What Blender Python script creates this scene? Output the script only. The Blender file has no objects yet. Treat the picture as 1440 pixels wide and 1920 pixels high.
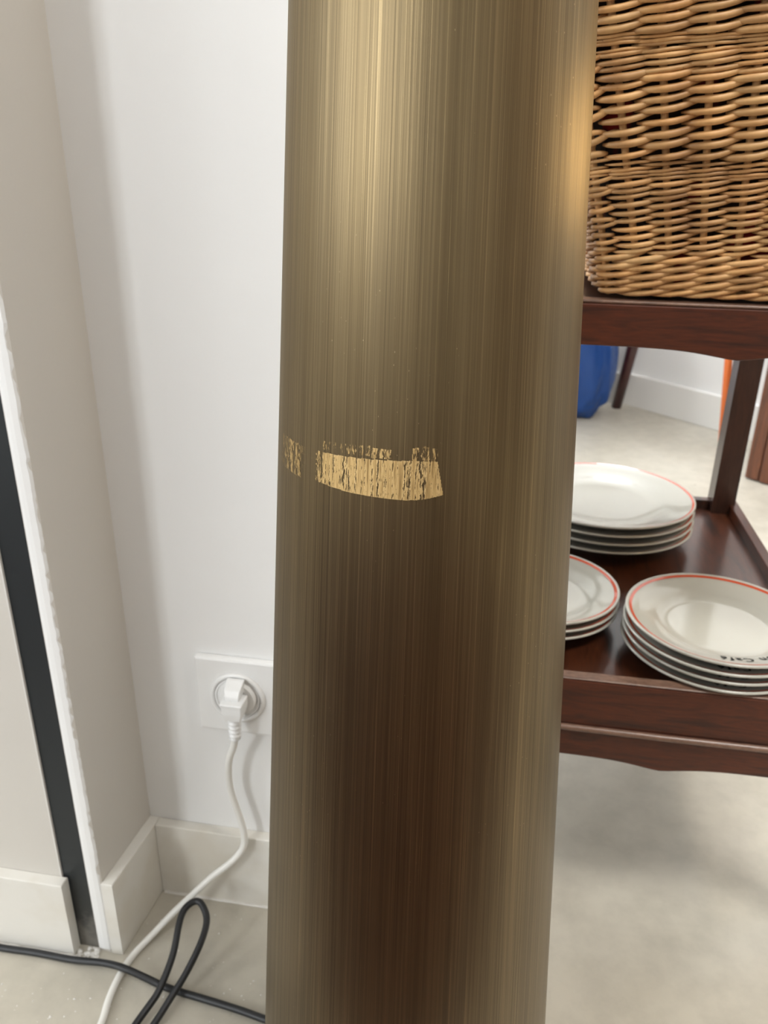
import bpy, bmesh, math, random
from mathutils import Vector, Matrix, noise
random.seed(7)
S = bpy.context.scene
COL = S.collection
PI = math.pi

# ---------------------------------------------------------------- camera
cam_data = bpy.data.cameras.new('camera')
cam = bpy.data.objects.new('camera', cam_data); COL.objects.link(cam)
yaw, pitch, roll = math.radians(9.05), math.radians(23.3), math.radians(-.94)
Fw = Vector((-math.sin(yaw)*math.cos(pitch), math.cos(yaw)*math.cos(pitch), -math.sin(pitch)))
r0 = Vector((math.cos(yaw), math.sin(yaw), 0)); d0 = Fw.cross(r0)
Rt = r0*math.cos(roll)+d0*math.sin(roll); Dn = -r0*math.sin(roll)+d0*math.cos(roll)
m = Matrix((Rt, -Dn, -Fw)).transposed().to_4x4(); m.translation = (0, 0, .68)
cam.matrix_world = m
cam_data.sensor_fit = 'VERTICAL'; cam_data.sensor_height = 36; cam_data.lens = 1500/1920*36
cam_data.clip_start = .01; cam_data.clip_end = 50
cam_data.dof.use_dof = True; cam_data.dof.focus_distance = .34; cam_data.dof.aperture_fstop = 19
S.camera = cam

# ---------------------------------------------------------------- world, daylight, exposure
w = bpy.data.worlds.new('world'); S.world = w; w.use_nodes = True
w.node_tree.nodes['Background'].inputs[0].default_value = (.80, .88, 1, 1)
w.node_tree.nodes['Background'].inputs[1].default_value = .35
S.view_settings.view_transform = 'Standard'; S.view_settings.look = 'None'
S.view_settings.gamma = 1; S.view_settings.exposure = .22; S.view_settings.use_curve_mapping = False

def daylight(name, loc, toward, sx, sy, power, col):
    l = bpy.data.lights.new(name, 'AREA'); l.shape = 'RECTANGLE'; l.size = sx; l.size_y = sy
    l.energy = power; l.color = col
    o = bpy.data.objects.new(name, l); COL.objects.link(o); o.location = loc
    o.rotation_euler = (Vector(toward)-Vector(loc)).to_track_quat('-Z', 'Y').to_euler()
    return o
# daylight at the window openings; the overhead lamps hang under a closed ceiling
daylight('daylight_rear', (-1.95, -2.66, 1.55), (-1.95, 0, 1.45), .60, 1.5, 54, (.93, .97, 1))
daylight('daylight_left', (-2.66, -.95, 1.45), (0, -.95, 1.35), 1.2, 1.5, 28, (.93, .97, 1))
daylight('overhead_light', (.85, -.15, 2.53), (.7, .0, 0), .8, .8, 50, (1, .975, .93))  # steep light for the floor; the ceiling has no opening here
daylight('added_far_top_light', (.25, 2.10, 2.53), (.45, 2.2, 0), .9, .7, 46, (.96, .98, 1))  # added overhead lamp to brighten the far floor
daylight('daylight_far', (-2.66, 2.0, 1.62), (0, 2.05, .55), .95, 1.2, 45, (.93, .97, 1))

# ---------------------------------------------------------------- helpers
def principled(name, col=(.8,.8,.8), rough=.5, metal=0., **kw):
    mt = bpy.data.materials.new(name); mt.use_nodes = True
    nt = mt.node_tree; b = nt.nodes['Principled BSDF']
    b.inputs['Base Color'].default_value = (*col, 1); b.inputs['Roughness'].default_value = rough
    b.inputs['Metallic'].default_value = metal
    for k, v in kw.items(): b.inputs[k.replace('_', ' ')].default_value = v
    return mt, nt, b
def N(nt, t, **kw):
    n = nt.nodes.new(t)
    for k, v in kw.items():
        if k in n.inputs: n.inputs[k].default_value = v
        else: setattr(n, k, v)
    return n
def coords(nt, scale=(1,1,1), kind='Object', rot=(0,0,0)):
    tc = nt.nodes.new('ShaderNodeTexCoord'); mp = nt.nodes.new('ShaderNodeMapping')
    mp.inputs['Scale'].default_value = scale; mp.inputs['Rotation'].default_value = rot
    nt.links.new(tc.outputs[kind], mp.inputs['Vector']); return mp.outputs[0]
def noise_tex(nt, vec, scale, detail=4, rough=.55, dist=0.):
    n = nt.nodes.new('ShaderNodeTexNoise'); nt.links.new(vec, n.inputs['Vector'])
    n.inputs['Scale'].default_value = scale; n.inputs['Detail'].default_value = detail
    n.inputs['Roughness'].default_value = rough; n.inputs['Distortion'].default_value = dist
    return n.outputs['Fac']
def ramp(nt, fac, stops, interp='LINEAR'):
    r = nt.nodes.new('ShaderNodeValToRGB'); r.color_ramp.interpolation = interp
    e = r.color_ramp.elements
    while len(e) < len(stops): e.new(.5)
    for k, (p, c) in enumerate(stops):
        e[k].position = p; e[k].color = (*c, 1) if len(c) == 3 else c
    nt.links.new(fac, r.inputs[0]); return r.outputs[0]
def grey(v): return (v, v, v)
def mix(nt, fac, a, b, mode='MIX'):
    n = nt.nodes.new('ShaderNodeMix'); n.data_type = 'RGBA'; n.blend_type = mode
    for s, v in ((n.inputs[0], fac), (n.inputs[6], a), (n.inputs[7], b)):
        if isinstance(v, (int, float)): s.default_value = v
        elif isinstance(v, tuple): s.default_value = (*v, 1)
        else: nt.links.new(v, s)
    return n.outputs[2]
def mathn(nt, op, a, b=0.):
    n = nt.nodes.new('ShaderNodeMath'); n.operation = op
    for s, v in ((n.inputs[0], a), (n.inputs[1], b)):
        if isinstance(v, (int, float)): s.default_value = v
        else: nt.links.new(v, s)
    return n.outputs[0]
def bump(nt, b, h, strength, dist=.001):
    n = nt.nodes.new('ShaderNodeBump'); n.inputs['Strength'].default_value = strength
    n.inputs['Distance'].default_value = dist
    nt.links.new(h, n.inputs['Height']); nt.links.new(n.outputs[0], b.inputs['Normal'])

def obj(name, bm, mat, parent=None, smooth=False, label=None, cat=None, group=None, kind=None):
    me = bpy.data.meshes.new(name); bm.normal_update(); bm.to_mesh(me); bm.free()
    for mm in (mat if isinstance(mat, (list, tuple)) else [mat]): me.materials.append(mm)
    if smooth:
        for p in me.polygons: p.use_smooth = True
    o = bpy.data.objects.new(name, me); COL.objects.link(o)
    if parent: o.parent = parent
    if label: o['label'] = label
    if cat: o['category'] = cat
    if group: o['group'] = group
    if kind: o['kind'] = kind
    return o
def thing(name, label, cat, loc=(0,0,0), rotz=0, group=None):
    o = bpy.data.objects.new(name, None); COL.objects.link(o); o.location = loc; o.rotation_euler = (0,0,rotz)
    o.empty_display_size = .05; o['label'] = label; o['category'] = cat
    if group: o['group'] = group
    return o
def box(bm, lo, hi, bev=0., seg=2):
    r = bmesh.ops.create_cube(bm, size=1)
    vs = r['verts']
    for v in vs: v.co = Vector([lo[k] + (v.co[k]+.5)*(hi[k]-lo[k]) for k in range(3)])
    if bev:
        es = list({e for v in vs for e in v.link_edges})
        bmesh.ops.bevel(bm, geom=es, offset=bev, segments=seg, profile=.5, affect='EDGES')
    return bm
def boxm(lo, hi, bev=0., seg=2): return box(bmesh.new(), lo, hi, bev, seg)
def prism(bm, pts, a, b, axis='Y', bev=0.):
    """pts: outline in the plane across the axis, extruded from a to b"""
    def P(p, t):
        return {'Y': (p[0], t, p[1]), 'X': (t, p[0], p[1]), 'Z': (p[0], p[1], t)}[axis]
    v0 = [bm.verts.new(P(p, a)) for p in pts]; v1 = [bm.verts.new(P(p, b)) for p in pts]
    n = len(pts)
    fs = [bm.faces.new(v0), bm.faces.new(v1[::-1])]
    for i in range(n): fs.append(bm.faces.new((v0[i], v1[i], v1[(i+1) % n], v0[(i+1) % n])))
    bmesh.ops.recalc_face_normals(bm, faces=fs)
    if bev:
        es = [e for f in fs[:2] for e in f.edges]
        bmesh.ops.bevel(bm, geom=list(set(es)), offset=bev, segments=2, profile=.5, affect='EDGES')
    return bm
def catmull(pts, per):
    pts = [Vector(p) for p in pts]; out = []
    ext = [pts[0]*2-pts[1]] + pts + [pts[-1]*2-pts[-2]]
    for i in range(1, len(ext)-2):
        p0, p1, p2, p3 = ext[i-1:i+3]
        for k in range(per):
            t = k/per
            out.append(.5*((2*p1)+(-p0+p2)*t+(2*p0-5*p1+4*p2-p3)*t*t+(-p0+3*p1-3*p2+p3)*t**3))
    out.append(pts[-1]); return out
def tube(bm, path, rad, sides=8, cap=True, squash=1.):
    path = [Vector(p) for p in path]; n = len(path)
    R = rad if isinstance(rad, (list, tuple)) else [rad]*n
    up = Vector((0, 0, 1)); rings = []
    for i, p in enumerate(path):
        t = (path[min(i+1, n-1)]-path[max(i-1, 0)]).normalized()
        if i == 0:
            a = up.cross(t)
            if a.length < .2: a = Vector((1, 0, 0)).cross(t)
            a.normalize()
        else:
            a = (a - t*a.dot(t)).normalized()
        b = t.cross(a)
        rings.append([bm.verts.new(p + (a*math.cos(2*PI*k/sides) + b*math.sin(2*PI*k/sides)*squash)*R[i]) for k in range(sides)])
    for i in range(n-1):
        for k in range(sides):
            bm.faces.new((rings[i][k], rings[i][(k+1) % sides], rings[i+1][(k+1) % sides], rings[i+1][k]))
    if cap:
        bm.faces.new(rings[0][::-1]); bm.faces.new(rings[-1])
    return bm
def lathe(bm, prof, seg=64, closed=False, c=(0,0,0), axis='Z'):
    rings = []
    for r, h in prof:
        ring = []
        for k in range(seg):
            a = 2*PI*k/seg
            if axis == 'Z': co = (c[0]+r*math.cos(a), c[1]+r*math.sin(a), c[2]+h)
            else: co = (c[0]+r*math.cos(a), c[1]-h, c[2]+r*math.sin(a))     # axis towards -Y
            ring.append(bm.verts.new(co))
        rings.append(ring)
    for i in range(len(prof)-1 + (1 if closed else 0)):
        A, B = rings[i], rings[(i+1) % len(rings)]
        for k in range(seg): bm.faces.new((A[k], A[(k+1) % seg], B[(k+1) % seg], B[k]))
    if not closed:
        if prof[0][0] > 1e-6: bm.faces.new(rings[0][::-1])
        if prof[-1][0] > 1e-6: bm.faces.new(rings[-1])
    bmesh.ops.remove_doubles(bm, verts=bm.verts, dist=1e-6)
    bmesh.ops.recalc_face_normals(bm, faces=bm.faces)
    return bm
def copy_tree(o, parent=None):
    c = o.copy(); COL.objects.link(c)
    if parent: c.parent = parent
    for ch in list(o.children): copy_tree(ch, c)
    return c

def relax(pts, it=14):
    pts = [p.copy() for p in pts]
    for _ in range(it):
        q = [p.copy() for p in pts]
        for i in range(1, len(pts)-1): q[i] = pts[i]*.5+(pts[i-1]+pts[i+1])*.25
        pts = q
    return pts

# ---------------------------------------------------------------- materials
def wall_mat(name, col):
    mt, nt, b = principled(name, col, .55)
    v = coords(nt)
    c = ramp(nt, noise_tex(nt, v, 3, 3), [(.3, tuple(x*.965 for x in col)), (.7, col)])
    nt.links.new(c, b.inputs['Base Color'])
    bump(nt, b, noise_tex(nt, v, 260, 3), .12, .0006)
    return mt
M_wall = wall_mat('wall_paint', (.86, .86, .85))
M_wallw = wall_mat('warm_dark_wall', (.64, .61, .56))  # darker and warmer than the other walls
def skirt_mat():
    mt, nt, b = principled('skirting_gloss', (.80,.785,.74), .42)
    v = coords(nt)
    c = ramp(nt, noise_tex(nt, v, 14, 5), [(.35, (.69,.65,.57)), (.6, (.76,.74,.69))])
    nt.links.new(c, b.inputs['Base Color']); bump(nt, b, noise_tex(nt, v, 90, 3), .1, .0006)
    return mt
M_skirt = skirt_mat()
M_skirtw = wall_mat('skirting_white', (.80,.79,.76))
def floor_mat():
    mt, nt, b = principled('polished_concrete', (.5,.48,.43), .38)
    v = coords(nt)
    big = ramp(nt, noise_tex(nt, v, 2.2, 5, .6, .4), [(.3, (.42,.388,.315)), (.55, (.53,.495,.42)), (.75, (.58,.55,.475))])
    fine = ramp(nt, noise_tex(nt, v, 28, 5, .65), [(.35, grey(.88)), (.6, grey(1))])
    c = mix(nt, 1., big, fine, 'MULTIPLY')
    # dark spots and small scuffs
    vo = N(nt, 'ShaderNodeTexVoronoi', Scale=17.); nt.links.new(v, vo.inputs['Vector'])
    spot = ramp(nt, vo.outputs['Distance'], [(.03, grey(1)), (.055, grey(0))])
    pick = ramp(nt, noise_tex(nt, v, 9, 1), [(.55, grey(0)), (.58, grey(.75))])
    c = mix(nt, mix(nt, 1., spot, pick, 'MULTIPLY'), c, (.16, .13, .09))
    nt.links.new(c, b.inputs['Base Color'])
    r = ramp(nt, noise_tex(nt, v, 6, 4), [(.3, grey(.30)), (.7, grey(.52))]); nt.links.new(r, b.inputs['Roughness'])
    bump(nt, b, noise_tex(nt, v, 40, 4), .08, .001)
    return mt
M_floor = floor_mat()
def wood_mat(name, dark, lite, scale=(14, 14, 160), rough=.32, coat=.5):
    mt, nt, b = principled(name, lite, rough, Coat_Weight=coat, Coat_Roughness=.12)
    v = coords(nt, scale)
    g = noise_tex(nt, v, 1.0, 6, .6, 1.2)
    g2 = noise_tex(nt, v, 6.0, 4, .6, .2)
    c = ramp(nt, g, [(.3, dark), (.52, lite), (.7, tuple(.6*a+.4*d for a, d in zip(lite, dark)))])
    c = mix(nt, .55, c, ramp(nt, g2, [(.3, grey(.35)), (.65, grey(1.05))]), 'MULTIPLY')
    nt.links.new(c, b.inputs['Base Color'])
    bump(nt, b, g2, .15, .0006)
    return mt
M_wood = wood_mat('mahogany_along_x', (.024,.006,.003), (.098,.021,.0055), (9, 60, 90), .45, .05)
M_woodz = wood_mat('mahogany_along_z', (.016,.007,.005), (.045,.017,.010), (70, 70, 8), .34, .3)
M_woody = wood_mat('mahogany_along_y', (.016,.006,.004), (.070,.019,.007), (60, 8, 60), .30, .25)
M_litedge = wood_mat('mahogany_lit_edge', (.10,.050,.032), (.22,.125,.085), (30, 120, 120), .38, .3)  # paler mahogany: grazing light painted onto rail edges and bead
M_dkred = wood_mat('dark_red_wood', (.035,.008,.008), (.085,.018,.016), (60, 60, 8))
M_cab = wood_mat('red_brown_wood', (.05,.016,.008), (.17,.055,.022), (70, 70, 5), .4, .2)
M_black, nt, b = principled('dark_metal', (.018,.022,.024), .42, .3)
c = ramp(nt, noise_tex(nt, coords(nt), 60, 5), [(.4, (.016,.020,.022)), (.72, (.05,.052,.05))]); nt.links.new(c, b.inputs['Base Color'])
M_channel, nt, b = principled('dusty_dark_channel', (.018,.022,.024), .45, .2)
v = coords(nt); sx = nt.nodes.new('ShaderNodeSeparateXYZ'); nt.links.new(v, sx.inputs[0])
h = mathn(nt, 'ADD', sx.outputs['Z'], mathn(nt, 'MULTIPLY', noise_tex(nt, v, 70, 5), .07))
c = ramp(nt, h, [(.045, (.20,.19,.17)), (.075, (.035,.037,.036)), (.14, (.018,.023,.026))]); nt.links.new(c, b.inputs['Base Color'])
M_oak = wood_mat('mid_oak', (.17,.11,.06), (.33,.22,.125), (60, 60, 6), .5, .1)
M_plastic, _, _ = principled('white_plastic', (.84,.84,.83), .28)
M_cordw, _, _ = principled('white_cord', (.80,.79,.75), .4)
M_cordk, _, _ = principled('black_rubber', (.012,.013,.015), .42)
M_plaster = wall_mat('rough_plaster', (.74,.72,.68))
M_porc, nt, b = principled('porcelain', (.485,.475,.42), .12, Coat_Weight=.25, Coat_Roughness=.03)
M_red, _, _ = principled('red_glaze', (.62,.10,.045), .15, Coat_Weight=.5)
M_ink, _, _ = principled('black_glaze', (.02,.02,.02), .8, Specular_IOR_Level=.1)
M_blue, nt, b = principled('blue_woven_plastic', (.006,.055,.24), .35)
bump(nt, b, noise_tex(nt, coords(nt), 25, 4), .6, .01)
M_orange, _, _ = principled('orange_paint', (.80,.19,.045), .4)
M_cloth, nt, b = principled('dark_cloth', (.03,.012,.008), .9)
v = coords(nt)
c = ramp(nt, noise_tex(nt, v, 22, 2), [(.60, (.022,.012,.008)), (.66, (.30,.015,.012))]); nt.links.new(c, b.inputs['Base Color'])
def willow_mat():
    mt, nt, b = principled('willow', (.5,.3,.13), .5, Coat_Weight=.06, Coat_Roughness=.35)
    oi = nt.nodes.new('ShaderNodeObjectInfo')
    v = coords(nt)
    base = ramp(nt, noise_tex(nt, v, 34, 4, .6), [(.3, (.40,.205,.078)), (.5, (.61,.345,.140)), (.72, (.77,.49,.22))])
    hue = ramp(nt, oi.outputs['Random'], [(0., (.80,.78,.76)), (.5, (1,1,1)), (1., (1.14,1.08,1.0))])
    c = mix(nt, 1., base, hue, 'MULTIPLY')
    knot = ramp(nt, noise_tex(nt, v, 230, 2), [(.73, grey(0)), (.78, grey(.7))])
    c = mix(nt, knot, c, (.07,.035,.015))
    nt.links.new(c, b.inputs['Base Color'])
    bump(nt, b, noise_tex(nt, v, 500, 3), .15, .0004)
    return mt
M_willow = willow_mat()

def brass_mat():
    # UV: x = angle around the shaft in turns, y = height in metres; hand-brushed patina, streaks run up and down
    mt, nt, b = principled('brushed_aged_brass', (.4,.3,.16), .36, 1.)
    b.inputs['Anisotropic'].default_value = .7; b.inputs['Coat Weight'].default_value = .22; b.inputs['Coat Roughness'].default_value = .45
    v1 = coords(nt, (560, 1.6, 1), 'UV'); v2 = coords(nt, (950, 3.2, 1), 'UV'); v3 = coords(nt, (70, .7, 1), 'UV'); v4 = coords(nt, (7, 3, 1), 'UV')
    s1 = noise_tex(nt, v1, 1., 3, .7); s2 = noise_tex(nt, v2, 1., 3, .8); s3 = noise_tex(nt, v3, 1., 3, .6); s4 = noise_tex(nt, v4, 1., 3, .6)
    base = ramp(nt, s3, [(.3, (.165,.122,.064)), (.7, (.215,.162,.088))])
    base = mix(nt, 1., base, ramp(nt, s4, [(.3, (.85,.85,.87)), (.7, (1.08,1.06,1.0))]), 'MULTIPLY')
    base = mix(nt, .9, base, ramp(nt, s1, [(.34, grey(.72)), (.5, grey(1)), (.66, grey(1.25))]), 'MULTIPLY')
    fine = ramp(nt, s2, [(.57, grey(0)), (.70, grey(.70))])
    base = mix(nt, fine, base, (.56,.42,.22))
    dark = ramp(nt, s2, [(.30, grey(.5)), (.38, grey(0))])
    base = mix(nt, dark, base, (.12,.09,.055))
    # sparse pin-prick specks
    vo = N(nt, 'ShaderNodeTexVoronoi', Scale=1.); nt.links.new(coords(nt, (230, 150, 1), 'UV'), vo.inputs['Vector'])
    sp = ramp(nt, vo.outputs['Distance'], [(.035, grey(1)), (.06, grey(0))])
    pk = ramp(nt, noise_tex(nt, coords(nt, (13, 9, 1), 'UV'), 1., 2), [(.54, grey(0)), (.60, grey(.8))])
    base = mix(nt, mix(nt, 1., sp, pk, 'MULTIPLY'), base, (.70,.55,.33))
    nt.links.new(base, b.inputs['Base Color'])
    rr = ramp(nt, s1, [(.3, grey(.46)), (.7, grey(.38))]); nt.links.new(rr, b.inputs['Roughness'])
    tg = nt.nodes.new('ShaderNodeTangent'); tg.direction_type = 'UV_MAP'; tg.uv_map = 'UVMap'
    nt.links.new(tg.outputs[0], b.inputs['Tangent']); b.inputs['Anisotropic Rotation'].default_value = .0
    bump(nt, b, s1, .12, .0003)
    return mt
M_brass = brass_mat()
def strip_mat():
    # scraped strip where the patina is gone; ragged alpha edges.  UV x, y in 0..1 over the strip, plus streaks
    mt, nt, b = principled('bare_gold_brass', (.78,.56,.25), .45, .55)
    v = coords(nt, (70, 1.2, 1), 'UV'); v2 = coords(nt, (150, 9, 1), 'UV')
    s = noise_tex(nt, v, 1., 3, .7); p = noise_tex(nt, v2, 1., 3, .7)
    c = ramp(nt, s, [(.32, (.30,.19,.07)), (.46, (.60,.41,.17)), (.7, (.76,.56,.27))])
    nt.links.new(c, b.inputs['Base Color'])
    at = nt.nodes.new('ShaderNodeVertexColor'); at.layer_name = 'cover'
    # coverage painted per vertex; scratched through by the streak and pit noises
    q = mathn(nt, 'ADD', mathn(nt, 'MULTIPLY', s, .55), mathn(nt, 'MULTIPLY', p, .45))
    a = mathn(nt, 'GREATER_THAN', at.outputs['Color'], q)
    nt.links.new(a, b.inputs['Alpha'])
    return mt
M_strip = strip_mat()

# ---------------------------------------------------------------- the room
def struct(name, bm, mat, parent=None): return obj(name, bm, mat, parent, kind=None if parent else 'structure')
X0, X1, Yr, Yf, Hc = -2.6, 2.6, -2.6, 2.6, 2.55
struct('floor', boxm((X0-.2, Yr-.2, -.1), (X1+.2, Yf+.3, 0)), M_floor)
struct('ceiling', boxm((X0-.2, Yr-.2, Hc), (X1+.2, Yf+.3, Hc+.1)), M_wall)
def wall_with_hole(name, axis, a, b_, lo, hi, h):
    """wall slab between a..b_ along its length, lo..hi its thickness, h = (s0, s1, z0, z1) the opening"""
    bm = bmesh.new()
    def bx(s0, s1, z0, z1):
        if axis == 'X': box(bm, (s0, lo, z0), (s1, hi, z1))
        else: box(bm, (lo, s0, z0), (hi, s1, z1))
    bx(a, h[0], 0, Hc); bx(h[1], b_, 0, Hc); bx(h[0], h[1], 0, h[2]); bx(h[0], h[1], h[3], Hc)
    return struct(name, bm, M_wall)
def window(name, axis, h, c):
    bm = bmesh.new(); t = .05
    def bx(s0, s1, z0, z1, g=.03):
        if axis == 'X': box(bm, (s0, c-g, z0), (s1, c+g, z1), .004, 1)
        else: box(bm, (c-g, s0, z0), (c+g, s1, z1), .004, 1)
    bx(h[0], h[0]+t, h[2], h[3]); bx(h[1]-t, h[1], h[2], h[3]); bx(h[0]+t, h[1]-t, h[2], h[2]+t); bx(h[0]+t, h[1]-t, h[3]-t, h[3])
    bx((h[0]+h[1])/2-.02, (h[0]+h[1])/2+.02, h[2]+t, h[3]-t, .02)
    return struct(name, bm, M_plastic)
wr = (-2.27, -1.63, .78, 2.32); wall_with_hole('wall_rear', 'X', X0, X1, Yr-.1, Yr, wr); window('window_1', 'X', wr, Yr-.02)
struct('wall_right', boxm((X1, Yr, 0), (X1+.1, .35, Hc)), M_wall)
wf = (1.50, 2.50, 1.00, 2.25); wall_with_hole('wall_side', 'Y', .69, Yf, X0-.1, X0, wf); window('window_2', 'Y', wf, X0-.02)
wl = (-1.57, -.33, .68, 2.22); wall_with_hole('wall_front_side', 'Y', Yr, .48, X0-.1, X0, wl); window('window_3', 'Y', wl, X0-.02)
struct('wall_far', boxm((X0, 2.585, 0), (.42, 2.68, Hc)), M_wall)
bm = bmesh.new(); prism(bm, [(.36, 2.572+.013), (2.62, .325), (2.72, .42), (.44, 2.68)], 0, Hc, 'Z'); struct('wall_angled', bm, M_wall)
# dark wooden door added in the rear wall for the brass to reflect
bm = boxm((.10, Yr+.001, 0), (.98, Yr+.04, 2.05), .004, 1)
for z0, z1 in ((.2, .9), (1.05, 1.9)): box(bm, (.24, Yr+.035, z0), (.84, Yr+.055, z1), .01, 2)
struct('added_door_1', bm, M_dkred)
# partition: socket wall and the stub that steps towards the viewer on its left
struct('wall_back', boxm((X0, .5635, 0), (-.02, .69, Hc)), M_wall)
bm = bmesh.new()
prism(bm, [(-.3400, .4800), (-.3290, .4786), (-.3268, .4800), (-.3185, .5640), (-.3400, .5640)], 0, Hc, 'Z')
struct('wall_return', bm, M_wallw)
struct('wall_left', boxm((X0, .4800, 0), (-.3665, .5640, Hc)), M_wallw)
# baseboards
def skirt(name, bm): return struct(name, bm, M_skirt)
HB = .088
bm = bmesh.new(); prism(bm, [(-.309, .5635), (-.309, .5525), (-.02, .5525), (-.02, .5635)], 0, HB, 'Z', .0012); skirt('baseboard_back', bm)
bm = bmesh.new(); prism(bm, [(-.3270, .4775), (-.3160, .4775), (-.3085, .5635), (-.3190, .5635)], 0, HB+.0005, 'Z', .0010); skirt('baseboard_return', bm)
bm = bmesh.new(); prism(bm, [(X0, .4800), (X0, .4690), (-.3600, .4690), (-.3600, .4800)], 0, HB, 'Z', .0010); skirt('baseboard_left', bm)
# painter's caulk along the foot of the skirting: thin wavy beads
def bead(name, p0, p1, r, n, mat):
    bm = bmesh.new(); pts = []; rr = []
    for i in range(n+1):
        t = i/n; p = Vector(p0).lerp(Vector(p1), t)
        q = noise.noise(Vector((i*.37, p0[0]*9, 3)))
        pts.append(p+Vector((0, q*r*.7, 0))); rr.append(r*(1+.6*q))
    tube(bm, pts, rr, 6, squash=.6)
    return struct(name, bm, mat)
bead('trim_1', (-.307, .5518, .0006), (-.03, .5518, .0006), .0018, 60, M_plaster)
bead('trim_2', (-.45, .4680, .0006), (-.3605, .4684, .0006), .0022, 30, M_plaster)
# dark metal channel set between the two wall edges, with thin pale lips on both sides
bm = boxm((-.3650, .4815, .0), (-.3408, .5000, Hc)); struct('trim_3', bm, M_channel)
bm = bmesh.new()
n = 260; rows = []
for i in range(n+1):
    z = .004 + (1.05-.004)*i/n
    j = .0011*noise.noise(Vector((z*130, 1.7, 0)))*(1 if z > .1 else .3) + .0005*noise.noise(Vector((z*420, 5, 0)))
    xs = [-.3402, -.3396, -.3370, -.3335, -.3290+j, -.3272+j]
    ys = [.4815, .4790, .4782, .4778, .4782, .4798]
    rows.append([bm.verts.new((x, y, z)) for x, y in zip(xs, ys)])
for i in range(n):
    for k in range(5): bm.faces.new((rows[i][k], rows[i][k+1], rows[i+1][k+1], rows[i+1][k]))
struct('trim_4', bm, M_wall)
struct('trim_5', boxm((-.3411, .4800, 0), (-.3401, .4830, Hc), .0003, 1), M_plaster)
struct('trim_6', boxm((-.3668, .4795, 0), (-.3652, .4830, Hc), .0003, 1), M_plaster)

# crumbs of plaster at the foot of the channel and paint flakes on the floor (uncountable)
bm = bmesh.new()
for i in range(46):
    c = Vector((random.uniform(-.364, -.338), random.uniform(.466, .4800), 0)); s = random.uniform(.0007, .0030)
    if c.x < -.358 and c.y > .468: c.y = .4670
    r = bmesh.ops.create_icosphere(bm, subdivisions=1, radius=s)
    for v in r['verts']: v.co = Vector((v.co.x, v.co.y, max(v.co.z*.7, -s*.1)))*(1+.5*random.uniform(-.5, 1)) + c + Vector((0, 0, s*.3))
obj('plaster_crumbs', bm, M_plaster, label='grey-white plaster crumbs at the foot of the black metal channel', cat='debris', kind='stuff')
bm = bmesh.new()
for i in range(150):
    if i < 85: c = Vector((random.gauss(-.37, .05), random.uniform(.33, .458), .0004))
    else: c = Vector((random.uniform(-.33, -.12), random.uniform(.36, .545), .0004))
    s = random.uniform(.0004, .0011)*(1.7 if random.random() < .12 else 1); a0 = random.uniform(0, 6)
    k = 5; vs = [bm.verts.new(c+Vector((s*random.uniform(.5, 1.3)*math.cos(a0+2*PI*j/k), s*random.uniform(.5, 1.3)*math.sin(a0+2*PI*j/k), 0))) for j in range(k)]
    top = bm.verts.new(c+Vector((0, 0, s*.5)))
    for j in range(k): bm.faces.new((vs[j], vs[(j+1) % k], top))
obj('paint_flakes', bm, M_plaster, label='tiny white paint flakes scattered on the grey concrete floor by the skirting', cat='debris', kind='stuff')

# ---------------------------------------------------------------- brass column
AX, AY, R0, SL, HT = -.039, .37, .1037, .0583, 1.30
col_t = thing('brass_column', 'tall tapered brushed brass column with a scraped gold strip, in the foreground', 'column', (AX, AY, 0))
def shell(name, z0, z1, nz, seg, mat, parent):
    bm = bmesh.new(); uv = bm.loops.layers.uv.new('UVMap'); rings = []
    for i in range(nz+1):
        z = z0+(z1-z0)*i/nz; r = R0-SL*z
        rings.append([(bm.verts.new((r*math.cos(2*PI*k/seg), r*math.sin(2*PI*k/seg), z)), z) for k in range(seg)])
    for i in range(nz):
        for k in range(seg):
            q = [(rings[i][k], k), (rings[i][(k+1) % seg], k+1), (rings[i+1][(k+1) % seg], k+1), (rings[i+1][k], k)]
            f = bm.faces.new([a[0][0] for a in q])
            for l, a in zip(f.loops, q): l[uv].uv = (a[1]/seg, a[0][1])
    return obj(name, bm, mat, parent, smooth=True)
shell('shaft', .004, HT, 16, 256, M_brass, col_t)
bm = bmesh.new(); rr = R0-SL*HT; lathe(bm, [(0, HT-.004), (rr-.002, HT-.004), (rr-.0005, HT-.002), (rr-.0005, HT), (rr-.004, HT+.002), (0, HT+.002)], 96)
obj('top_cap', bm, M_black, col_t, smooth=False)
bm = bmesh.new(); lathe(bm, [(0, 0), (R0-.002, 0), (R0-.001, .002), (R0-.001, .004), (0, .004)], 96); obj('foot_pad', bm, M_cordk, col_t)
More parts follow.
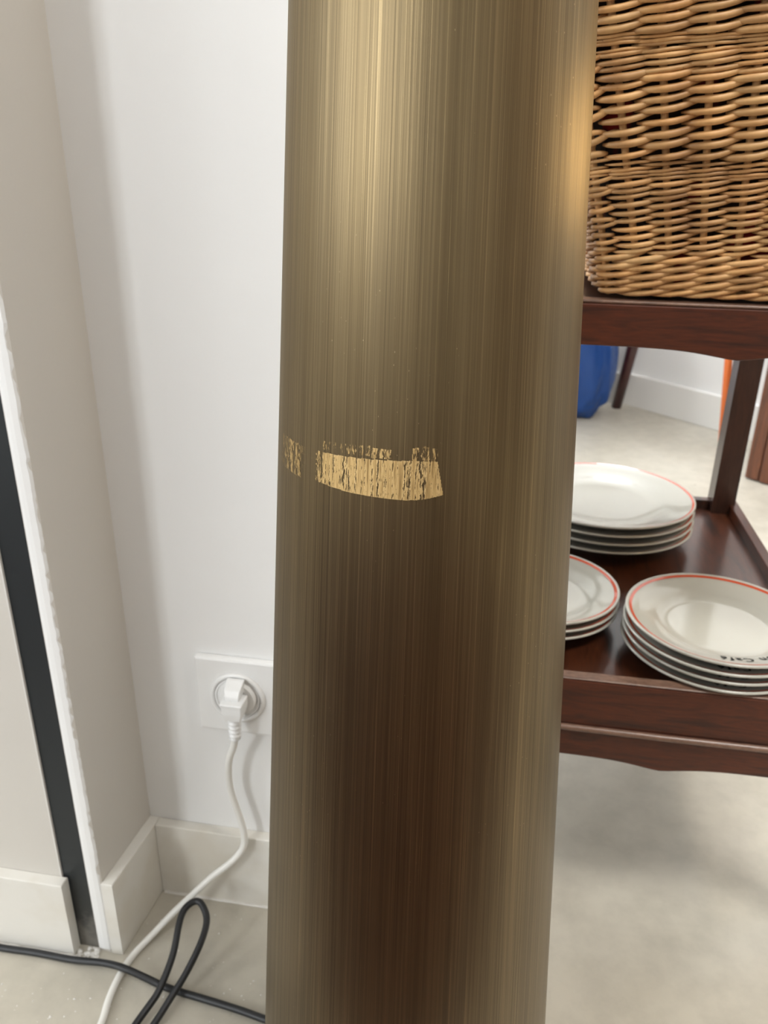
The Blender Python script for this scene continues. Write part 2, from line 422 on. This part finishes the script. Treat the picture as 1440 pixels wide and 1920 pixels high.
# the scraped strip: main patch, fainter patch on its left, speckled fringe above
def strip():
    bm = bmesh.new(); uv = bm.loops.layers.uv.new('UVMap'); cl = bm.loops.layers.float_color.new('cover')
    a0, a1, z0, z1 = -61., 15., .5520, .5820; na, nz = 300, 90
    def cover(a, z):
        v = 0.
        bot = .5555 + .0028*max(0, (a+2)/14)**2 + .0008*max(0, -(a+20)/14)
        top = .5700 + .0026*min(1, (a+34)/36)
        if a < -34: top = .5700
        left = -34.5 + 1.4*noise.noise(Vector((z*900, 0, 0))); right = 10.2 + (.5730-z)*160
        if left < a < right and bot < z < top: v = max(v, .55 + .035*noise.noise(Vector((a*.5, 0, 1))) if a > -31 else .50)
        if -61 < a < -40.5 and .5545 < z < .5695+.0008*noise.noise(Vector((a, 0, 0))):
            v = max(v, .485 - .06*abs((a+50)/10)**2 + .03*noise.noise(Vector((a*.4, z*250, 9))))
        # fringe above main patch
        if -31.5 < a < -12 and top+.0010 < z < .5752+.0001*(a+31): v = max(v, .45+.05*noise.noise(Vector((a*.8, z*900, 2))))
        if -12 < a < -5 and top+.0003 < z < .5765: v = max(v, .50)
        if 1 < a < 10.3 and top < z < .5788-.0010*abs(a-6)/4: v = max(v, .47+.04*noise.noise(Vector((a*.9, z*700, 7))))
        if -57 < a < -50 and .5705 < z < .5712+(a+57)*-.0001: v = max(v, .47)
        return v
    g = [[None]*(nz+1) for _ in range(na+1)]
    for i in range(na+1):
        for j in range(nz+1):
            a = a0+(a1-a0)*i/na; z = z0+(z1-z0)*j/nz; r = R0-SL*z+.00012; t = math.radians(a)
            g[i][j] = (bm.verts.new((r*math.sin(t), -r*math.cos(t), z)), (i/na, j/nz), cover(a, z))
    for i in range(na):
        for j in range(nz):
            q = [g[i][j], g[i+1][j], g[i+1][j+1], g[i][j+1]]
            if max(x[2] for x in q) <= 0: continue
            f = bm.faces.new([x[0] for x in q])
            for l, x in zip(f.loops, q): l[uv].uv = x[1]; l[cl] = (x[2], x[2], x[2], 1)
    bmesh.ops.delete(bm, geom=[v for v in bm.verts if not v.link_faces], context='VERTS')
    return obj('scraped_strip', bm, M_strip, col_t, smooth=True, label='ragged pale gold strip across the brass shaft')
strip()

# ---------------------------------------------------------------- socket, plug and cords
so = thing('wall_socket', 'square white wall socket above the skirting with a white plug in it', 'socket', (-.2165, .5635, .2485))
bm = bmesh.new(); box(bm, (-.0385, -.0080, -.0385), (.0385, 0, .0385), .0022, 2); obj('cover_plate', bm, M_plastic, so)
bm = bmesh.new(); lathe(bm, [(.0205, .0075), (.0215, .0102), (.0235, .0108), (.0250, .0100), (.0258, .0075)], 72, closed=True, axis='Y'); obj('socket_ring', bm, M_plastic, so, smooth=True)
bm = bmesh.new(); lathe(bm, [(0, .0084), (.0185, .0084), (.0190, .0094), (.0206, .0094), (.0206, .0078), (0, .0078)], 72, axis='Y'); obj('socket_face', bm, M_plastic, so)
bm = bmesh.new(); lathe(bm, [(0, .0098), (.0010, .0098), (.0010, .0090), (0, .0090)], 12, c=(.0016, 0, .0195), axis='Y'); obj('screw_hole', bm, M_cordk, so)
pl = thing('plug', 'white angled plug pushed into the wall socket', 'plug', (-.2148, .5550, .2598))
bm = bmesh.new(); lathe(bm, [(0, -.0000), (.0170, -.0000), (.0172, .0030), (.0160, .0055), (0, .0060)], 48, c=(-.001, 0, -.0095), axis='Y'); obj('contact_disc', bm, M_plastic, pl, smooth=False)
def loft(secs):
    """secs: (z, y_front, y_back, halfwidth_bottom/top)"""
    bm = bmesh.new(); rings = []
    for z, yf, yb, hw, xo in secs:
        rings.append([bm.verts.new(p) for p in ((xo-hw, yf, z), (xo+hw, yf, z), (xo+hw*1.0, yb, z), (xo-hw*1.0, yb, z))])
    for A, B in zip(rings, rings[1:]):
        for k in range(4): bm.faces.new((A[k], A[(k+1) % 4], B[(k+1) % 4], B[k]))
    bm.faces.new(rings[0][::-1]); bm.faces.new(rings[-1])
    bmesh.ops.recalc_face_normals(bm, faces=bm.faces)
    bmesh.ops.bevel(bm, geom=list(bm.edges), offset=.0009, segments=2, profile=.5, affect='EDGES')
    return bm
obj('plug_neck', loft([(.0125, -.0080, -.004, .0078, 0), (.0085, -.0165, -.004, .0072, .0002), (.0030, -.0200, -.004, .0062, .0006), (-.0005, -.0200, -.004, .0062, .0006)]), M_plastic, pl)
obj('grip_lip', loft([(-.0002, -.0262, -.0100, .0097, .0014), (-.0020, -.0265, -.0100, .0099, .0014)]), M_plastic, pl)
obj('plug_body', loft([(-.0016, -.0255, -.0065, .0092, .0014), (-.0110, -.0250, -.0065, .0088, .0014), (-.0190, -.0235, -.0085, .0070, .0012)]), M_plastic, pl)
bm = bmesh.new(); pts = []; rr = []
for i in range(41):
    t = i/40; pts.append((.0010-.0004*t, -.0170-.0010*t, -.0185-.0215*t)); rr.append(.0052-.0008*t+(.0009 if (i % 8) < 4 else -.0009))
tube(bm, pts, rr, 20); obj('strain_relief', bm, M_plastic, pl, smooth=True)
wp = [(-.2142, .5370, .2210), (-.2165, .5385, .2080), (-.2225, .5410, .1936), (-.2262, .5445, .1700), (-.2258, .5462, .1500), (-.2223, .5465, .1325), (-.2175, .5465, .1130), (-.2153, .5455, .0950), (-.2172, .5420, .0830), (-.2287, .5360, .0696), (-.2430, .5320, .0575), (-.2538, .5270, .0470), (-.2700, .5200, .0300), (-.2835, .5130, .0165), (-.2960, .4980, .0060), (-.3040, .4820, .0034), (-.3080, .4650, .0032), (-.3085, .4450, .0032), (-.3065, .4270, .0032), (-.3030, .4100, .0032), (-.3080, .3700, .0032), (-.34, .30, .0032), (-.40, .22, .0032)]
bm = bmesh.new(); tube(bm, relax(catmull(wp, 8)), .0032, 12)
obj('white_power_cord', bm, M_cordw, smooth=True, label='white power cord hanging from the plug and curving across the floor', cat='cord')
rk = .0031
kp = [(-.75, .4500, rk), (-.60, .4600, rk), (-.48, .4640, rk), (-.4313, .4625, rk), (-.3950, .4640, rk), (-.3572, .4620, rk+.001), (-.3300, .4610, .0090), (-.3080, .4580, .0122), (-.2880, .4560, .0080), (-.2688, .4539, rk), (-.2527, .4510, rk), (-.2059, .4458, rk), (-.1800, .4420, rk), (-.1619, .4390, rk), (-.1450, .4420, rk), (-.125, .4640, rk), (-.095, .4860, rk), (-.06, .4930, rk), (-.035, .4860, rk), (-.030, .4770, rk)]
bm = bmesh.new(); tube(bm, relax(catmull(kp, 8)), rk, 12)
obj('black_power_cord', bm, M_cordk, smooth=True, label='black power cord running along the floor past the skirting and behind the brass column', cat='cord')
lp = [(-.27, .12, rk), (-.285, .22, rk), (-.2870, .3300, rk), (-.2810, .3800, rk), (-.2737, .4160, .0045), (-.2668, .4337, .0090), (-.2635, .4438, .0128), (-.2608, .4692, .024), (-.2640, .4910, .034), (-.2632, .5050, .040), (-.2540, .5134, .0425), (-.2445, .5066, .041), (-.2383, .4962, .037), (-.2385, .4767, .030), (-.2448, .4554, .0185), (-.2495, .4430, .0135), (-.2581, .4188, .0045), (-.2670, .3800, rk), (-.2720, .33, rk), (-.268, .22, rk), (-.25, .12, rk)]
bm = bmesh.new(); tube(bm, relax(catmull(lp, 10)), rk, 12)
obj('black_cord_loop', bm, M_cordk, smooth=True, label='black cord bent into a narrow loop standing off the floor, across the long black cord', cat='cord')

# ---------------------------------------------------------------- trolley
TF, TB, XL, XR, ZT = .5864, 1.050, .003, .305, .270
XC = (XL+XR)/2
tr = thing('serving_trolley', 'dark mahogany serving trolley with two shelves and scalloped rails, right of the brass column', 'trolley', (0, 0, 0))
def apron_outline(z_top, z_mid, cusp, x0, x1):
    """scalloped lower edge with a small cusp in the middle"""
    pts = [(x0, z_top), (x1, z_top)]
    n = 40; low = []
    for i in range(n+1):
        t = i/n; x = x1+(x0-x1)*t; d = abs(x-XC)/((x1-x0)/2)
        z = z_mid - (z_mid-cusp)*math.exp(-(d/.20)**1.5) - .004*max(0, (d-.72)/.28)**2*(1)
        low.append((x, z))
    return pts+low
def front_rail(y0, y1, zt, zm, cusp, x0=XL+.006, x1=XR-.006):
    bm = bmesh.new(); prism(bm, apron_outline(zt, zm, cusp, x0, x1), y0, y1, 'Y', .0010); return bm
# upper shelf
obj('upper_rail', front_rail(TF, TF+.016, .5952, .5660, .5598), M_wood, tr)
obj('upper_rail_edge', boxm((XL+.006, TF, .5953), (XR-.006, TF+.016, .5975), .0008, 1), M_litedge, tr, label='top edge of the upper rail, painted pale where light grazes it')
obj('upper_rail', front_rail(TB-.016, TB, .5952, .5660, .5598), M_wood, tr)
for x in (XL, XR-.014): obj('side_rail', boxm((x, TF+.016, .5660), (x+.014, TB-.016, .5950), .001, 1), M_woody, tr)
obj('upper_shelf', boxm((XL+.014, TF+.016, .5830), (XR-.014, TB-.016, .5940)), M_woody, tr)
# lower tray
obj('tray_board', boxm((XL+.012, TF+.010, ZT-.012), (XR-.010, TB-.012, ZT)), M_woody, tr)
obj('tray_rail', boxm((XL+.004, TF, .2385), (XR+.004, TF+.0115, .2832), .0012), M_wood, tr)
obj('tray_rail_edge', boxm((XL+.004, TF, .2834), (XR+.004, TF+.0115, .2852), .0008, 1), M_litedge, tr, label='top edge of the tray rail, painted pale where light grazes it')
obj('tray_rail', boxm((XL+.016, TB-.016, .2500), (XR-.012, TB-.004, .2830), .0012), M_woody, tr)
bm = boxm((XR-.012, TF+.0115, .2430), (XR, TB-.004, .2830), .0012); box(bm, (XR-.0035, TF+.0115, .2700), (XR+.0035, TB-.004, .2790), .0022); obj('tray_rail', bm, M_woody, tr)
bm = boxm((XL, TF+.0115, .2430), (XL+.012, TB-.004, .2830), .0012); obj('tray_rail', bm, M_woody, tr)
bm = bmesh.new()   # bead moulding between the tray rail and the apron: tapers away at both ends
pts = [(XL+.03+i*(XR-XL-.06)/20, TF-.0012+.0008*abs(i-10)/10, .2350) for i in range(21)]
tube(bm, pts, [.0008+.0022*min(1, min(i, 20-i)/3) for i in range(21)], 10)
obj('bead_moulding', bm, M_litedge, tr, smooth=True)  # highlight along the bead put in as pale wood
obj('scalloped_apron', front_rail(TF+.0005, TF+.013, .2384, .2045, .1977), M_wood, tr)
obj('scalloped_apron', front_rail(TB-.017, TB-.005, .2495, .2045, .1977), M_wood, tr)
for x in (XL+.002, XR-.014): obj('side_apron', boxm((x, TF+.013, .2045), (x+.012, TB-.017, .2429), .001, 1), M_woody, tr)
def leg(x, y, sx):
    bm = bmesh.new(); rings = []
    for z, w_, dx in ((.016, .010, .022), (.06, .0115, .017), (.12, .013, .008), (.20, .014, 0), (.45, .014, 0), (.594, .014, 0)):
        rings.append([bm.verts.new((x+sx*dx+a*w_, y+b_*w_, z)) for a, b_ in ((-1, -1), (1, -1), (1, 1), (-1, 1))])
    for A, B in zip(rings, rings[1:]):
        for k in range(4): bm.faces.new((A[k], A[(k+1) % 4], B[(k+1) % 4], B[k]))
    bm.faces.new(rings[0][::-1]); bm.faces.new(rings[-1])
    l = obj('leg', bm, M_woodz, tr)
    bm = bmesh.new(); tube(bm, [(x+sx*.022-.006, y, .0095), (x+sx*.022+.006, y, .0095)], .0095, 20); box(bm, (x+sx*.022-.008, y-.006, .012), (x+sx*.022+.008, y+.006, .0185), .001, 1)
    obj('caster', bm, M_cordk, l)
for x, sx in ((XL+.0165, -1), (XR-.0200, 1)):
    leg(x, TB-.0145, sx)
leg(XL-.012, TF+.030, -1); leg(XR+.0145, TF+.030, 1)

# ---------------------------------------------------------------- plates
def plate_mesh(R, sp):
    """returns porcelain plate, red line; sp = stacking height = level of the well"""
    H = sp+.0118
    inner = [(0, sp), (.25*R, sp), (.50*R, sp), (.605*R, sp), (.67*R, sp+.0032), (.74*R, sp+.0058), (.86*R, sp+.0084), (.93*R, sp+.0098), (.965*R, H-.0008), (.985*R, H)]
    edge = [(.997*R, H-.0005), (R, H-.0012), (.994*R, H-.0022)]
    outer = [(.97*R, H-.0038), (.92*R, H-.0060), (.80*R, sp+.0024), (.68*R, sp-.0005), (.60*R, sp-.0042), (.58*R, sp-.0052), (.575*R, 0), (.545*R, 0), (.53*R, sp-.0050), (0, sp-.0045)]
    bm = bmesh.new(); lathe(bm, inner+edge+outer, 96)
    return bm
def ring_mesh(R, sp, r0, r1):
    H = sp+.0118
    def h(r):
        P = [(.86, sp+.0084), (.93, sp+.0098), (.965, H-.0008), (.985, H), (.997, H-.0006)]
        for (a, ha), (b_, hb) in zip(P, P[1:]):
            if a <= r <= b_: return ha+(hb-ha)*(r-a)/(b_-a)
        return H
    bm = bmesh.new(); n = 96
    rs = [r0+(r1-r0)*k/3 for k in range(4)]
    rings = [[bm.verts.new((r*R*math.cos(2*PI*k/n), r*R*math.sin(2*PI*k/n), h(r)+.00018)) for k in range(n)] for r in rs]
    for A, B in zip(rings, rings[1:]):
        for k in range(n): bm.faces.new((A[k], A[(k+1) % n], B[(k+1) % n], B[k]))
    return bm
def lettering(R, sp, parent, text, ang_left):
    """letters around the rim, their feet towards the middle; read clockwise with the tops outwards"""
    H = sp+.0118; size = .0118; a = ang_left
    out = bmesh.new()
    for ch in reversed(text):
        cu = bpy.data.curves.new('t', 'FONT'); cu.body = ch; cu.size = size; cu.extrude = 0; cu.resolution_u = 2; cu.offset = .0002
        o = bpy.data.objects.new('t', cu); COL.objects.link(o)
        dg = bpy.context.evaluated_depsgraph_get(); me = bpy.data.meshes.new_from_object(o.evaluated_get(dg))
        xs = [v.co.x for v in me.vertices] or [0, size*.35]
        wch = max(xs)-min(xs) if len(me.vertices) else size*.3
        rad = .80*R; da = (wch+.0016)/rad; ac = a+da/2
        # outward direction at angle ac is the letter's up; letter's right points clockwise seen from above
        o_dir = Vector((math.cos(ac), math.sin(ac), 0)); r_dir = Vector((math.sin(ac), -math.cos(ac), 0))
        tmp = bmesh.new(); tmp.from_mesh(me); mid = (max(xs)+min(xs))/2
        for v in tmp.verts:
            x, y = v.co.x-mid, v.co.y-.004
            rr_ = rad+y
            p = o_dir*rr_+r_dir*x
            rn = p.length/R
            hh = sp+.0058+(.0084-.0058)*(rn-.74)/.12 if rn < .86 else sp+.0084+(.0014)*(rn-.86)/.07
            v.co = Vector((p.x, p.y, hh+.00032))
        m2 = bpy.data.meshes.new('t2'); tmp.to_mesh(m2); tmp.free(); out.from_mesh(m2); bpy.data.meshes.remove(m2)
        bpy.data.objects.remove(o); bpy.data.curves.remove(cu)
        a += da
    obj('lettering', out, M_ink, parent, label='small black serif lettering')
def stack(n, c, R, sp, labels, group, double, text=None, wob=.0008):
    first = None
    for k in range(n):
        dx, dy = (0, 0) if k == n-1 else (random.uniform(-wob, wob), random.uniform(-wob, wob))
        if first is None:
            t = first = thing('plate', labels[k], 'plate', group=group)
            obj('dish', plate_mesh(R, sp), M_porc, t, smooth=True)
            obj('rim_line', ring_mesh(R, sp, *double), M_red, t, label='red painted line around the rim')
            if text: lettering(R, sp, t, *text)
        else: t = copy_tree(first)
        t['label'] = labels[k]
        t.location = (c[0]+dx, c[1]+dy, ZT+.0002+(sp+.0001)*k)
stack(4, (.2003, .6640), .0815, .0085, [
    'white red-lined plate at the bottom of the front right stack on the trolley tray',
    'white red-lined plate with black lettering, second from bottom of the front right stack',
    'white red-lined plate third from bottom of the front right stack',
    'white plate with red rim line and black café lettering, top of the front right stack'],
    'plates in the front right stack', (.925, .958), ('on Café', math.radians(-101)), .0012)
stack(4, (.1207, .9347), .1067, .0100, [
    'large cream plate at the bottom of the rear stack on the trolley tray',
    'large cream plate second from bottom of the rear stack',
    'large cream plate third from bottom of the rear stack',
    'large cream plate with thin red rim, top of the rear stack'],
    'large plates in the rear stack', (.955, .978))
stack(3, (.0419, .7161), .0784, .0078, [
    'small white red-rimmed plate at the bottom of the stack beside the brass column',
    'small white red-rimmed plate in the middle of the stack beside the brass column',
    'small white red-rimmed plate on top of the stack beside the brass column'],
    'small plates stacked beside the brass column', (.930, .965))

# ---------------------------------------------------------------- wicker basket
bk = thing('wicker_basket', 'large rectangular woven willow basket standing on the upper shelf of the trolley', 'basket', (0, 0, 0))
ZB = .5985; CB = Vector((.153, .78))
def anchors(z):
    q = (z-.6611)/(.7577-.6611)
    if q > 1.2: q = 1.2+(q-1.2)*.35
    x0 = .068+(.0428-.068)*q; s = .02355+(.02795-.02355)*q*1.0
    Yfr = .598-.23*(z-.6)
    x0 = max(x0, -.01); A = []
    for i in range(8): A.append((x0+i*s, Yfr))                                    # front, u = 0..7
    xr = x0+7*s; A.append((xr+.019, Yfr+.007)); D = .30+.10*(z-.6)
    nb = 9
    for i in range(1, nb): A.append((xr+.023, Yfr+.007+D*i/nb))                   # right side
    A.append((xr+.019, Yfr+D+.007))
    for i in range(7, -1, -1): A.append((x0+i*s, Yfr+D+.014))                     # back
    xl = x0-.0205; A.append((xl, Yfr+D+.007))
    for i in range(nb-1, 0, -1): A.append((xl-.004, Yfr+.007+D*i/nb))             # left side
    A.append((xl, Yfr+.005))                                                      # last = u -1, front left corner
    return A
_cache = {}
def plan(u, z):
    k = round(z, 4)
    if k not in _cache: _cache[k] = anchors(k)
    A = _cache[k]; n = len(A); i = math.floor(u); t = u-i
    p0, p1, p2, p3 = [Vector(A[(i+j) % n]) for j in (-1, 0, 1, 2)]
    pos = .5*((2*p1)+(-p0+p2)*t+(2*p0-5*p1+4*p2-p3)*t*t+(-p0+3*p1-3*p2+p3)*t**3)
    d = .5*((-p0+p2)+2*(2*p0-5*p1+4*p2-p3)*t+3*(-p0+3*p1-3*p2+p3)*t*t)
    d.normalize()
    return pos, Vector((d.y, -d.x))
NU = len(anchors(.6))
ZTOP = .93
#      z      radius  kind
rows = []
for z in (.6030, .6086, .6142, .6198, .6252): rows.append((z, .00215, 'b'))
for z in (.6305, .6349, .6399, .6451, .6502, .6551, .6600, .6648, .6688, .6728, .6770, .6792, .6814, .6851): rows.append((z, .00168 if z < .676 else .00118, 'f'))
for z in (.6896, .6959, .7022, .7090, .7152, .7212, .7269, .7325): rows.append((z, .00225, 'c'))
for z in (.7366, .7405, .7440, .7468, .7497, .7518, .7538): rows.append((z, .00160 if z < .745 else .00112, 'f'))
z = .7568
while z < ZTOP:
    rows.append((z, .00220, 'c')); z += .0052
SR = .0024
def strand_path(u, z, r, kind, ph, short=False):
    if kind == 'b':
        prof = [(-.75, -.9, -.0020, .5), (-.45, .5, -.0018, .85), (-.1, 1.2, -.0012, 1), (.3, 1.35, 0, 1.05), (.7, 1.1, .0016, 1.05), (1.05, .4, .0034, .95), (1.35, -.9, .0048, .6)]
    else:
        lift = .0046 if kind == 'c' else (.0034 if r > .0014 else .0018)
        if u == -1: lift *= 1.55
        prof = [(-.62, -.9, -.0010, .40), (-.46, .3, -.0011, .75), (-.24, 1.05, -.0009, 1), (0, 1.35, -.0004, 1.10), (.22, 1.1, .0004, 1.05), (.50, .5, lift*.5, .95), (.78, -.4, lift, .70), (.95, -1.2, lift*1.15, .45)]
        if short: prof = prof[:4]+[(.20, .95, .0002, .95), (.38, .2, .0006, .8), (.50, -.8, .0008, .5)]
    pts = []; rr = []
    j1, j2 = random.uniform(-.0004, .0004), random.uniform(-.0006, .0006)
    kr = random.uniform(.78, 1.04)
    for du, out, dz, k in prof:
        p, nrm = plan(u+du+ph, z+dz)
        p = p+nrm*(out*(SR*.6+r)*.82)
        pts.append((p.x, p.y, z+dz+j1+j2*du)); rr.append(r*k*kr)
    return catmull(pts, 2), catmull([(a, 0, 0) for a in rr], 2)
back = bmesh.new(); count = 0
for ri, (z, r, kind) in enumerate(rows):
    step = 1
    for u in range(0, NU):
        uu = u if u < NU-12 else u-NU
        corner = uu in (-1, 8, 17, 26) or False
        phs = [0.]
        for q, ph in enumerate(phs):
            zz = z
            if q == 1: zz = z + .5*(rows[min(ri+1, len(rows)-1)][0]-z)
            ph_ = random.uniform(-.06, .06)
            visible = -1 <= uu <= 4 and z < .79 and not (uu == 4 and z > .655)
            if q == 1:
                # short filler strand that shows only on the rounded corner
                pts = []; rr = []
                for du, out in ((-1.2, .4), (-.7, .9), (-.25, 1.05), (.15, .95), (.45, .2), (.6, -.6)):
                    p, nrm = plan(uu+du, zz); p = p+nrm*(out*(SR*.6+r)*.75); pts.append((p.x, p.y, zz)); rr.append((r*.85, 0, 0))
                pth, rad = catmull(pts, 2), catmull(rr, 2)
            else:
                pth, rad = strand_path(uu, zz, r, kind, ph_, uu == -1 and kind != 'b' and ri % 2 == 1)
            rad = [v.x for v in rad]
            if visible:
                bm = bmesh.new(); tube(bm, pth, rad, 7)
                obj('willow_strand', bm, M_willow, bk, smooth=True); count += 1
            else: tube(back, pth, rad, 5)
obj('rear_weave', back, M_willow, bk, smooth=True, kind='stuff')
for u in range(NU):
    uu = u if u < NU-12 else u-NU
    pts = []
    for k in range(16):
        z = ZB+.002+(ZTOP-ZB)*k/15; p, nrm = plan(uu, z); pts.append((p.x-nrm.x*.0002, p.y-nrm.y*.0002, z))
    bm = bmesh.new(); tube(bm, pts, SR, 7); obj('upright_stake', bm, M_willow, bk, smooth=True)
# base and rim
bm = bmesh.new(); vs = [bm.verts.new((*(plan(u*.5, .604)[0]*.96+CB*.04), .6015)) for u in range(NU*2)]; f = bm.faces.new(vs)
r_ = bmesh.ops.extrude_face_region(bm, geom=[f])
for v in [g for g in r_['geom'] if isinstance(g, bmesh.types.BMVert)]: v.co.z += .003
obj('basket_floor', bm, M_willow, bk)
bm = bmesh.new()
for s in (0, 1):
    pts = []
    for k in range(NU*6+1):
        u = k/6; p, nrm = plan(u, ZTOP); a = u*PI*.9+s*PI
        pts.append((p.x+nrm.x*.004*math.cos(a), p.y+nrm.y*.004*math.cos(a), ZTOP+.002+.004*math.sin(a)))
    tube(bm, pts, .0045, 8)
obj('rim_braid', bm, M_willow, bk, smooth=True)
# dark cloth added inside the basket to keep the gaps dark
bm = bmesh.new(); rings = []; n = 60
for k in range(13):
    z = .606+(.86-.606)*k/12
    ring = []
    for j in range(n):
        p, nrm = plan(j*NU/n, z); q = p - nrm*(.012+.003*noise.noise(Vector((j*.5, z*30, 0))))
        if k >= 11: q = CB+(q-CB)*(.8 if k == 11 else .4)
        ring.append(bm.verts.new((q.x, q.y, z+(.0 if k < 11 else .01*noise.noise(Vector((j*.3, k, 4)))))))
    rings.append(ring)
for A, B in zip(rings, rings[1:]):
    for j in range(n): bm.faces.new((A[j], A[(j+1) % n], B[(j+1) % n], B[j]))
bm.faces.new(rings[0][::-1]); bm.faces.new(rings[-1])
obj('added_cloth_bundle', bm, M_cloth, smooth=True, label='dark cloth with red patches, added inside the wicker basket to keep its gaps dark', cat='cloth')

# ---------------------------------------------------------------- unseen, added for the brass to reflect
bm = boxm((-1.5, -1.9, .0005), (1.1, .16, .009), .002)  # added to darken what the lower column reflects
M_rug, nt, b = principled('wool_rug', (.07,.03,.017), .95)
c = ramp(nt, noise_tex(nt, coords(nt), 9, 5), [(.35, (.050,.026,.016)), (.6, (.10,.036,.018))]); nt.links.new(c, b.inputs['Base Color'])
bump(nt, b, noise_tex(nt, coords(nt), 400, 2), .5, .003)
obj('added_rug', bm, M_rug, label='unseen dark brown woollen carpet added for the brass column to reflect', cat='added_rug')
lt = thing('added_floor_lamp', 'unseen slim black floor lamp with a warm globe, added for a highlight on the brass column', 'lamp', (.47, .66, 0))  # added for the warm highlight on the column's right edge
bm = bmesh.new(); lathe(bm, [(0, 0), (.10, 0), (.10, .008), (.015, .014), (.008, .03), (0, .03)], 40); obj('base', bm, M_black, lt)
bm = bmesh.new(); tube(bm, [(0, 0, .02), (0, 0, .66)], .006, 12); obj('pole', bm, M_black, lt, smooth=True)
M_glow, nt, b = principled('lit_globe', (.9,.7,.4), .4, Emission_Strength=24.); b.inputs['Emission Color'].default_value = (1, .70, .32, 1)
bm = bmesh.new(); bmesh.ops.create_icosphere(bm, subdivisions=4, radius=.045); bmesh.ops.scale(bm, verts=bm.verts, vec=(.75, .75, 1.5)); bmesh.ops.translate(bm, verts=bm.verts, vec=(0, 0, .725)); obj('globe', bm, M_glow, lt, smooth=True)

wd = thing('added_wardrobe', 'unseen tall oak cupboard added by the right-hand wall for the brass column to reflect', 'added_wardrobe', (2.08, -1.35, 0))  # added as a brown reflection for the column's right side
obj('carcass', boxm((.02, 0, .06), (.50, 1.60, 2.05), .004), M_oak, wd)
for k in range(3):
    d_ = obj('door', boxm((0, .005+k*.532, .09), (.0199, .527+k*.532, 2.02), .003), M_oak, wd)
    obj('knob', boxm((-.02, .47+k*.532, 1.0), (.0, .49+k*.532, 1.02), .004), M_black, d_)
obj('plinth', boxm((.03, .01, 0), (.50, 1.59, .0599)), M_black, wd)

# ---------------------------------------------------------------- far room: bag, leg, pole, cabinet
# skirting along the far walls
bm = bmesh.new(); prism(bm, [(X0, 2.585), (X0, 2.572), (.350, 2.572), (.362, 2.585)], 0, .098, 'Z', .002); struct('baseboard_far', bm, M_skirtw)
bm = bmesh.new(); prism(bm, [(.350, 2.576), (2.60, .322), (2.62, .336), (.362, 2.590)], 0, .098, 'Z', .002); struct('baseboard_angled', bm, M_skirtw)
# blue bag
bm = bmesh.new(); bmesh.ops.create_icosphere(bm, subdivisions=5, radius=1)
for v in bm.verts:
    p = v.co.copy(); s = lambda a, e: math.copysign(abs(a)**e, a)
    q = Vector((s(p.x, .62)*.168, s(p.y, .6)*.10, s(p.z, .7)*.18+.165))
    n1 = noise.noise(Vector((p.x*3.2+p.z*1.2, p.y*2.5, p.z*1.1)))+.5*noise.noise(Vector((p.x*7, p.y*6, p.z*3)))
    q += p*n1*.014
    q.x *= 1-.12*max(0, p.z); q.z = max(q.z, .002)
    v.co = q+Vector((.128, 2.43, 0))
bag = obj('blue_bag', bm, M_blue, smooth=True, label='crumpled glossy blue bag on the floor in the far room', cat='bag')
bm = bmesh.new()
for y in (2.37, 2.49):
    tube(bm, catmull([(.06, y, .31), (.07, y-.01, .40), (.13, y, .46), (.19, y-.01, .40), (.20, y, .31)], 6), .007, 8, squash=.4)
obj('bag_handle', bm, M_blue, bag, smooth=True)
# slanted table leg, with its table above (hidden behind the basket)
tb = thing('side_table', 'small table with slanting dark red wooden legs beside the blue bag', 'table', (0, 0, 0))
def slant(x, y, dx, dy):
    bm = bmesh.new(); tube(bm, [(x, y, 0), (x+dx*.27, y+dy*.27, .196), (x+dx*.99, y+dy, .72)], [.0150, .0175, .022], 14); obj('leg', bm, M_dkred, tb, smooth=True)
slant(.330, 2.520, .085, -.05); slant(-.30, 2.535, -.085, -.05)
slant(-.30, 2.22, -.085, .05)
obj('tabletop', boxm((-.45, 2.12, .72), (.44, 2.475, .745), .004), M_dkred, tb)
# orange pole leaning behind the trolley leg
bm = bmesh.new(); tube(bm, [(.5690, 2.159, .002), (.545, 2.156, .2344), (.478, 2.15, .90), (.448, 2.147, 1.2)], .0100, 12)
obj('orange_pole', bm, M_orange, smooth=True, label='slim orange pole seen just left of the trolley rear leg', cat='pole')
# cabinet
cb = thing('wooden_cabinet', 'red-brown wooden cabinet with upright boards at the right edge', 'cabinet', (.571, 1.932, 0), math.radians(-38))
obj('carcass', boxm((0.003, .016, .012), (.60, .24, .75), .003), M_cab, cb)
x = 0
for k in range(14):
    w_ = (.036, .046, .040, .050)[k % 4]
    obj('board', boxm((x+.001, 0 if k % 2 else .004, .003), (x+w_-.0015, .0158, .74), .0035), M_cab, cb); x += w_
obj('plinth', boxm((.012, .020, 0), (.59, .22, .0119)), M_cab, cb)
print('strands', count)
